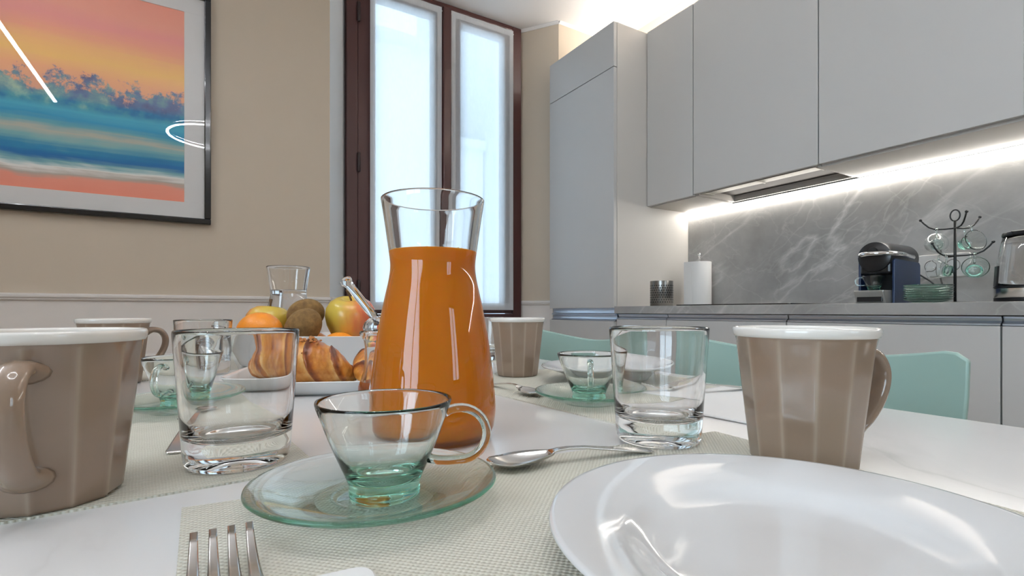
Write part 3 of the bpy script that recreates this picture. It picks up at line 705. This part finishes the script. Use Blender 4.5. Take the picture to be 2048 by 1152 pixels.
# ================================================================== CARAFES
def carafe(name, loc, label):
    r = empty(name, loc, label=label, cat='carafe')
    out = [(.0535, .010), (.0551, .024), (.0545, .036), (.0526, .055), (.0500, .076), (.0472, .0936), (.0438, .112), (.0408, .126), (.0382, .138), (.0370, .1475), (.0373, .155), (.0385, .164), (.0416, .186), (.0448, .2068)]
    # smooth outer
    def sm(p):
        q = []
        for i in range(len(p) - 1):
            for s2 in range(4):
                u = s2 / 4; a, b_, c, d = p[max(i - 1, 0)], p[i], p[i + 1], p[min(i + 2, len(p) - 1)]
                f = lambda j: .5 * (2 * b_[j] + (c[j] - a[j]) * u + (2 * a[j] - 5 * b_[j] + 4 * c[j] - d[j]) * u * u + (3 * b_[j] - a[j] - 3 * c[j] + d[j]) * u ** 3)
                q.append((f(0), f(1)))
        return q + [p[-1]]
    so = sm(out); T = .0022
    prof = [(0, .0022), (.036, .0018), (.042, 0), (.047, .0006), (.0512, .0042)] + so + [(.0448, .2078), (.0440, .2084), (.0430, .2080)]
    inn = [(x - T, z) for x, z in so[::-1] if z > .016]
    prof += inn + [(.0500, .0135), (.046, .0085), (.038, .0068), (0, .0062)]
    MB().lathe(prof, 96).build('glass_body', 'carafe_glass', r, True)
    return r, so
def fill(r, so, level, name, mat, eps=.0003):
    T = .0022 - eps
    pr = [(0, .0062 - eps), (.038, .0068 - eps), (.046, .0085 - eps), (.0503, .0134)] + [(x - T, z) for x, z in so if .016 < z < level]
    rl = [x for x, z in so if z <= level][-1] - T
    pr += [(rl, level), (rl - .001, level + .0004), (rl - .003, level), (0, level - .0004)]
    return MB().lathe(pr, 96).build(name, mat, r, auto=50)
cj, so = carafe('juice_carafe', (.172, .418, TZ), 'glass carafe three quarters full of orange juice in the middle of the table')
fill(cj, so, .1625, 'juice', 'juice')
m = MB()
for i in range(70):
    a = random.uniform(0, 2 * PI); a = a if random.random() < .35 else random.uniform(.6, 2.2); rr = .0358 - abs(random.gauss(0, .0016)); q = random.uniform(.0004, .0011)
    m.lathe([(0, -q), (q * .8, -q * .5), (q, 0), (q * .8, q * .6), (0, q)], 8, c=(rr * math.cos(a), rr * math.sin(a), .1628))
tag(m.build('foam', 'juice_foam', cj, True), kind='stuff')
cw, so = carafe('water_carafe', (.158, 1.215, TZ), 'glass carafe of water standing behind the fruit bowl')
fill(cw, so, .157, 'water', 'water')

# ================================================================== TRAY, CROISSANTS, FRUIT
def dish(name, loc, rz, hw, hd, hgt, label, cr=.02, flare=.012, wall=.004):
    rings = [rrect(hw - flare - .006, hd - flare - .006, cr, 0), rrect(hw - flare, hd - flare, cr, .003)]
    for i in range(1, 7): u = i / 6; rings.append(rrect(hw - flare + flare * u, hd - flare + flare * u, cr + .003 * u, .003 + (hgt - .004) * u))
    rings += [rrect(hw - wall * .3, hd - wall * .3, cr, hgt), rrect(hw - wall, hd - wall, cr, hgt - .001)]
    for i in range(1, 6): u = 1 - i / 6; rings.append(rrect(hw - flare + flare * u - wall, hd - flare + flare * u - wall, cr, .006 + (hgt - .006) * u))
    rings.append(rrect(hw - flare - wall - .004, hd - flare - wall - .004, cr, .0055))
    o = MB().loft(rings).build(name, 'ceramic_dish', loc=loc, rotz=rz, auto=50); return o
TR = math.radians(-24)
tag(dish('serving_tray', (.1824, .7495, TZ), TR, .157, .085, .020, ''), 'low rectangular white tray holding the croissants', 'tray')
FB = (.183, 1.025); FR = math.radians(-27)
tag(dish('fruit_bowl', (FB[0], FB[1], TZ), FR, .150, .100, .067, '', .03, .03, .005), 'deep rectangular white bowl full of fruit behind the croissants', 'bowl')
def croissant(loc, rz, label, L=.15, seed=1, bend=.8, rmax=.037, flip=1):
    rnd = random.Random(seed)
    r = empty('croissant', loc, rz, label=label, cat='croissant', group='croissants on the tray')
    nu, nt = 150, 64; m = MB(); vs = []; bake = []; fs = []; Rb = L / (2 * math.sin(bend)); nseg = 7
    offs = [rnd.uniform(-.02, .02) for _ in range(20)]
    for i in range(nu + 1):
        s_ = -1 + 2 * i / nu; ph = s_ * bend; cx, cy = Rb * math.sin(ph), flip * (Rb - Rb * math.cos(ph)); tx, ty = math.cos(ph), flip * math.sin(ph); nx, ny = -ty, tx
        base = rmax * (1 - abs(s_) ** 2.6 * .78)
        for q in range(nt):
            a = 2 * PI * q / nt
            tw = .13 * math.sin(a - .6)
            pos = abs(s_ + tw) * 2.7 + .25; seg = math.floor(pos); fr = pos - seg
            step = .13 * (1 - fr) ** 1.3 * min(1, fr / .05) - .01 + offs[int(seg) % 20]
            rr = base * (.93 + step * (1 if abs(s_) < .97 else .3)) + .0005 * math.sin(a * 7 + seg * 2 + s_ * 6) + .0004 * math.sin(s_ * 60 + 3 * math.sin(a * 2))
            y2, z2 = rr * math.cos(a), rr * math.sin(a) * (.96 if math.sin(a) > 0 else .72)
            vs.append((cx + nx * y2, cy + ny * y2, base * .70 + z2 + (rmax - base) * .0)); 
            edge = max(0, 1 - abs(fr - .06) / .07)
            crease = max(0, (fr - .72) / .28)
            bake.append(.42 + .26 * max(0, math.sin(a)) - .36 * crease + .46 * max(0, 1 - abs(fr - .14) / .22) - .10 * (math.sin(a) < -.3) + .12 * math.sin(fr * 40 + 2 * math.sin(a * 3)) * .18)
    for i in range(nu):
        for q in range(nt): fs.append((i * nt + q, i * nt + (q + 1) % nt, (i + 1) * nt + (q + 1) % nt, (i + 1) * nt + q))
    fs.append(tuple(range(nt))); fs.append(tuple(nu * nt + q for q in range(nt)))
    zmin = min(v[2] for v in vs); vs = [(x, y, z - zmin) for x, y, z in vs]
    m.add(vs, fs).build('pastry', 'croissant_crust', r, True, attr=('bake', bake))
    return r, vs, nt, nu
ZT = TZ + .0055
c1, vs, nt, nu = croissant((.1150, .7690, ZT), TR - .12, 'glazed croissant sprinkled with nut crumbs at the front of the tray', .138, 3, .75, .0385)
m = MB(); rnd = random.Random(5)
for i in range(130):
    k_ = int(nu * rnd.uniform(.30, .68)); q = int(nt * .25 + rnd.gauss(0, 4)) % nt; x, y, z = vs[k_ * nt + q]; e = rnd.uniform(.0012, .003)
    m.lathe([(0, -e * .6), (e, -e * .2), (e * .8, e * .5), (0, e * .7)], 5, c=(x + rnd.gauss(0, .001), y, z + e * .3))
tag(m.build('nut_topping', 'nut_crumb', c1), kind='stuff')
c2, vs, nt, nu = croissant((.2230, .7500, ZT), TR + 1.2, 'croissant with cream showing at the top, beside the honey jar', .112, 8, .5, .0320, -1)
m = MB()
for i, (dx, dz, e) in enumerate(((0, 0, .010), (.010, -.002, .008), (-.008, .001, .008), (.004, .003, .007))):
    x, y, z = vs[int(nu * .36) * nt + int(nt * .72 / 1) % nt] if False else vs[int(nu * .38) * nt + int(nt * .62)]
    x, y, z = vs[int(nu * .38) * nt + int(nt * .30)]
    m.lathe([(0, -e), (e * .7, -e * .7), (e, 0), (e * .7, e * .6), (0, e * .8)], 16, c=(x + dx, y - .006, z + dz - .002))
m.build('cream', 'cream', c2, True)

def fruit(name, loc, prof, mat, label, grp, rf=None, rot=(0, 0, 0), scale=1, cat=None):
    r = empty(name, loc, label=label, cat=cat or name, group=grp); r.rotation_euler = rot; r.scale = (scale,) * 3
    MB().lathe(prof, 48, rf).build('skin', mat, r, True); return r
def ell(rx, rz, n=20): return [(rx * math.sin(PI * i / n), -rz * math.cos(PI * i / n)) for i in range(n + 1)]
AP = [(0, -.036), (.006, -.0385), (.014, -.041), (.024, -.038), (.034, -.027), (.0415, -.010), (.0445, .006), (.0425, .020), (.036, .031), (.026, .0375), (.016, .0385), (.008, .0335), (.003, .0290), (0, .0275)]
def apple(loc, rot, label, scale, stem_tilt, sticker=False):
    r = fruit('apple', loc, AP, 'apple_skin', label, 'fruit in the bowl', lambda a, z, j: 1 + .018 * math.cos(5 * a) * (1 if z < 0 else .4), rot, scale)
    MB().sweep([(0, 0, .026), (.001, 0, .036), (.001 + stem_tilt, 0, .046), (.001 + stem_tilt * 2, 0, .055)], [.0022, .002, .002, .0032], 8).build('stem', 'apple_stem', r, True)
    if sticker:
        for nm, rr, mt, d in (('sticker', .011, 'sticker_blue', .0450), ('sticker_print', .005, 'sticker_white', .0455)):
            s_ = MB().lathe([(0, .0006), (rr, 0), (rr, -.003), (0, -.003)], 20, axis='x').build(nm, mt, r, True); s_.location = (d * math.cos(math.radians(-118)), d * math.sin(math.radians(-118)), .004); s_.rotation_euler = (0, -.1, math.radians(-118))
    return r
BZ = TZ
def bowlpt(u, v, z):   # bowl-aligned: u along its length, v across, heights above the table
    c, s = math.cos(FR), math.sin(FR); return (FB[0] + c * u - s * v, FB[1] + s * u + c * v, TZ + z)
apple(bowlpt(-.103, .036, .080), (.15, 0, 2.4), 'red and yellow apple with long stem and blue sticker behind the orange', 1.0, 0, True)
apple(bowlpt(.060, .016, .0955), (.25, .10, -.6), 'yellow apple with red cheek and dark stem beside the glass honey dipper', 1.06, -.004)
fruit('orange', bowlpt(-.086, -.046, .072), ell(.0395, .0365), 'orange_peel', 'whole orange lying in front of the stickered apple', 'fruit in the bowl')
fruit('orange', bowlpt(.054, -.045, .040), ell(.034, .032), 'orange_peel', 'whole orange mostly hidden under the yellow apple', 'fruit in the bowl')
fruit('kiwi', bowlpt(-.0125, -.038, .082), ell(.0300, .038), 'kiwi_skin', 'brown fuzzy kiwi at the front of the fruit bowl', 'fruit in the bowl', rot=(.7, .5, .2))
fruit('kiwi', bowlpt(-.026, .019, .1045), ell(.030, .037), 'kiwi_skin', 'brown fuzzy kiwi lying behind the other kiwi', 'fruit in the bowl', rot=(0, 1.3, .4))
fruit('orange', bowlpt(-.02, .040, .0390), ell(.034, .032), 'orange_peel', 'whole orange at the bottom of the bowl under the kiwis', 'fruit in the bowl')

# honey jar with glass dipper
hj = empty('honey_jar', (.186, .625, TZ), label='small glass honey jar half hidden behind the juice carafe', cat='jar')
po = [(0, .001), (.020, 0), (.0245, .003), (.0262, .010), (.0258, .018), (.0225, .027), (.0195, .036), (.0180, .050), (.0178, .066), (.0190, .074), (.0235, .080), (.0245, .083), (.0235, .086), (.0195, .087)]
pi = [(.0165, .084), (.0158, .066), (.0160, .050), (.0173, .036), (.0200, .027), (.0235, .017), (.0238, .010), (.0220, .005), (0, .004)]
MB().lathe(po + pi, 48).build('glass_body', 'clear_glass', hj, True)
MB().lathe([(0, .0038), (.0221, .0048), (.0240, .010), (.0237, .017), (.0215, .0235), (0, .0235)], 48).build('honey', 'honey', hj, auto=50)
MB().lathe([(0, .083), (.0150, .083), (.0162, .0865), (.0195, .0872), (.0205, .090), (.0185, .096), (.0130, .1015), (.007, .104), (0, .1045)], 48, lambda a, z, j: 1 + .03 * math.cos(12 * a)).build('lid', 'clear_glass', hj, True)
hp = empty('honey_dipper', (.186, .625, TZ + .100), label='clear glass honey dipper handle sticking up out of the jar lid', cat='dipper')
d = Vector((-.58, .20, .80)).normalized(); ln = .062
MB().sweep([d * (ln * u) + Vector((-.004, 0, 0)) for u in (-.12, .3, .6, .86, .9, .94, .98, 1.01, 1.03)], [.0052, .0052, .0052, .0054, .0064, .0074, .0074, .0060, .003], 24).build('rod', 'clear_glass', hp, True)

# ================================================================== THINGS ON THE WORKTOP
ch = empty('cutlery_holder', (2.10, 1.915, CT), label='perforated steel cutlery holder beside the paper towel roll', cat='holder')
MB().lathe([(0, .002), (.058, 0), (.060, .002), (.060, .132), (.0595, .135), (.0575, .135), (.0575, .006), (0, .006)], 48).build('body', 'steel_dark', ch, auto=50)
m = MB()
for j in range(8):
    for i in range(30):
        a = 2 * PI * (i + (j % 2) * .5) / 30; z = .022 + j * .0125
        c0 = Vector((.0602 * math.cos(a), .0602 * math.sin(a), z)); tx = Vector((-math.sin(a), math.cos(a), 0)); up = Vector((0, 0, 1))
        m.add([c0 + tx * (.0036 * math.cos(q * PI / 4)) + up * (.0036 * math.sin(q * PI / 4)) for q in range(8)], [tuple(range(8))])
tag(m.build('perforations', 'gap_black', ch), kind='stuff')
pt = empty('paper_towel', (2.425, 1.93, CT), label='white paper towel roll standing on a slim rod holder', cat='paper towel')
MB().lathe([(.02, .008), (.064, .008), (.0655, .010), (.0655, .253), (.064, .255), (.02, .255), (.02, .008)], 64).build('roll', 'paper_white', pt, auto=50)
MB().lathe([(0, 0), (.07, 0), (.07, .004), (.066, .008), (0, .008)], 48).build('base', 'chrome', pt, auto=40)
MB().lathe([(0, .006), (.005, .006), (.005, .285), (.009, .288), (.011, .296), (.008, .304), (0, .307)], 20).build('rod', 'chrome', pt, True)
boxo('loose_sheet', 'paper_white', pt, -.0660, -.0645, .0, .055, .008, .255, 0)
# wall socket
ws = empty('wall_socket', (2.535, .845, 1.044), label='white double wall socket on the splashback behind the cup tree', cat='socket')
MB().loft([[(x, p[0], p[1]) for p in rrect(.088, .046, .008, 0)] for x in (0, -.009)]).build('plate', 'socket_white', ws, bevel=.002)
for y in (-.035, .035): MB().lathe([(0, -.006), (.019, -.006), (.021, -.0105), (.024, -.0105), (.024, -.005), (0, -.005)], 32, axis='x').build('socket', 'steel_dark', ws, True, loc=(0, y, 0))
# coffee machine
MX, MY = 2.15, .918
cm = empty('coffee_machine', (MX, MY, CT), label='black and navy capsule coffee machine with chrome lever', cat='coffee machine')
for y in (-.060, .052):
    MB().loft([[(x, y + yy, z) for x, z in ((0, 0), (.215, 0), (.215, .150), (.205, .160), (.008, .166), (0, .160))] for yy in (0, .008)]).build('side_panel', 'navy_plastic', cm, bevel=.002)
boxo('rear_body', 'black_plastic', cm, .085, .212, -.051, .051, 0, .170, .004)
boxo('head_block', 'black_plastic', cm, -.010, .20, -.051, .051, .112, .172, .008)
MB().lathe([(0, -.022), (.040, -.022), (.0545, -.016), (.057, -.004), (.057, .21), (.050, .222), (0, .225)], 48, axis='x').build('head', 'black_plastic', cm, auto=40, loc=(0, 0, .176))
MB().lathe([(0, 0), (.013, 0), (.015, .003), (.015, .012), (0, .012)], 24, axis='x').build('cap', 'dark_cavity', cm, auto=40, loc=(-.030, 0, .196))
lev = [(.13, -.066, .176)] + [(.045 - .092 * math.cos(math.radians(a)), .066 * math.sin(math.radians(a)), .183 + .002 * math.cos(math.radians(a))) for a in range(-90, 91, 15)] + [(.13, .066, .176)]
MB().sweep(lev, (.0095, .0085), 14).build('lever', 'chrome', cm, True)
MB().lathe([(0, 0), (.009, 0), (.012, .022), (0, .022)], 20).build('spout', 'black_plastic', cm, True, loc=(.018, 0, .108))
boxo('cavity', 'dark_cavity', cm, .070, .0845, -.051, .051, .001, .111, 0)
MB().loft([[(x, y, z) for x, z in ((-.04, 0), (.068, 0), (.068, .050), (-.062, .050), (-.062, .044))] for y in (-.050, .050)]).build('drip_tray', 'silver_plastic', cm, bevel=.003)
boxo('tray_front', 'black_plastic', cm, -.053, -.0465, -.042, .042, .008, .040, .002)
MB().sweep([(.205, .01, .12), (.24, -.03, .13), (.26, -.075, .09), (.25, -.105, .06), (.30, -.10, .07), (.372, -.06, .15)], .003, 8).build('cord', 'black_wire', cm, True)
place(cup0, uc, (MX - .005, MY + .005, CT + .050), 110, 'clear glass cup standing on the coffee machine drip tray', 'cup', 'green glass cups')
# cup tree with hanging cups
TX, TY = 2.31, .735
ctr = empty('cup_tree', (TX, TY, CT), label='black wire cup tree with curved arms holding glass cups', cat='cup stand')
MB().lathe([(0, 0), (.062, 0), (.064, .003), (.060, .006), (0, .008)], 48).build('base', 'black_wire', ctr, auto=40)
MB().sweep([(0, 0, .004), (0, 0, .30)], .0045, 10).build('pole', 'black_wire', ctr, True)
MB().sweep([(0, .014 * math.sin(a * PI / 12), .318 - .020 * math.cos(a * PI / 12)) for a in range(24)], .0025, 8, closed=True).build('top_loop', 'black_wire', ctr, True)
ARMS = ((95, .272), (-25, .272), (215, .272), (-75, .172), (160, .172), (45, .172))
for ang, z in ARMS:
    a = math.radians(ang); P = [(.0, 0), (.03, .0), (.055, .002), (.075, .012), (.090, .028), (.100, .042)]
    MB().sweep([(r_ * math.cos(a), r_ * math.sin(a), z + dz) for r_, dz in P], .0028, 8).build('arm', 'black_wire', ctr, True)
    MB().lathe(ell(.0052, .0052, 8), 10).build('arm_tip', 'black_wire', ctr, True, loc=(.100 * math.cos(a), .100 * math.sin(a), z + .042))
HANG = ((95, .272, 200), (-25, .272, 60), (-75, .172, 20), (160, .172, 250))
for i, (ang, z, tw) in enumerate(HANG):
    a = math.radians(ang); rr = .052
    o = copy_tree(cup0); tag(o, ['green glass cup hanging from the top arm nearer the coffee machine', 'green glass cup hanging from the top arm nearer the kettle', 'green glass cup hanging from the lower arm nearer the kettle', 'green glass cup hanging from the lower arm before the wall socket'][i], 'cup', 'cups hanging on the cup tree')
    # hang by the handle: local +x (handle) points up, cup mouth turned aside
    R3 = Matrix.Rotation(math.radians(tw), 4, 'Z') @ Matrix.Rotation(math.radians(-78), 4, 'Y')
    hp_ = R3 @ Vector((.0545, 0, .0345))
    o.rotation_euler = R3.to_euler(); o.location = Vector((TX + rr * math.cos(a), TY + rr * math.sin(a), CT + z + .0035)) - hp_
# stack of saucers
SX, SY = 2.13, .752
for i in range(7):
    s_ = sau0.copy(); s_.data = sau0.data; COL.objects.link(s_); s_.location = (SX + random.uniform(-.001, .001), SY + random.uniform(-.001, .001), CT + i * .0079); s_.scale = (1, 1, 1); s_.rotation_euler.z = 0
    tag(s_, ['lowest', 'second lowest', 'third lowest', 'middle', 'third highest', 'second highest', 'topmost'][i] + ' green glass saucer of the stack on the worktop', 'saucer', 'stack of green glass saucers')
# kettle
kt = empty('glass_kettle', (2.26, .535, CT), label='glass electric kettle with steel base and black lid', cat='kettle')
MB().lathe([(0, 0), (.078, 0), (.080, .004), (.080, .016), (0, .016)], 64).build('power_base', 'black_plastic', kt, auto=40)
MB().lathe([(0, .017), (.079, .017), (.080, .019), (.080, .046), (.078, .048), (0, .048)], 64).build('steel_base', 'steel', kt, auto=40)
MB().lathe([(.0785, .048), (.0805, .049), (.0805, .053), (.076, .056), (.074, .054), (0, .054)], 64).build('black_ring', 'black_plastic', kt, auto=40)
MB().lathe([(.076, .054), (.077, .070), (.072, .130), (.063, .190), (.058, .218), (.0565, .218), (.0615, .190), (.0705, .130), (.0755, .070), (.0745, .054), (.076, .054)], 64).build('glass_body', 'clear_glass', kt, True)
MB().lathe([(0, .212), (.0595, .214), (.061, .219), (.0595, .227), (.040, .233), (0, .235)], 48).build('lid', 'black_plastic', kt, auto=40)
MB().loft([[(-.062 - dx, y, z) for y, z in ((-.012, .214), (.012, .214), (.02, .226), (-.02, .226))] for dx in (-.01, .022)]).build('spout', 'black_plastic', kt, bevel=.002)
hnd = [(.055, -.02, .224), (.085, -.03, .226), (.112, -.04, .210), (.118, -.042, .15), (.112, -.04, .08), (.082, -.03, .056)]
MB().sweep(hnd, (.011, .008), 12).build('handle', 'black_plastic', kt, True)
MB().loft([[(x, .062 + .012 * (1 - z / .22) + o2, z) for x, o2 in ((-.055, -.010), (-.030, .004), (-.030, -.001), (-.052, -.014))] for z in (.056, .12)]).build('level_gauge', 'black_plastic', kt)
bpy.context.view_layer.update()
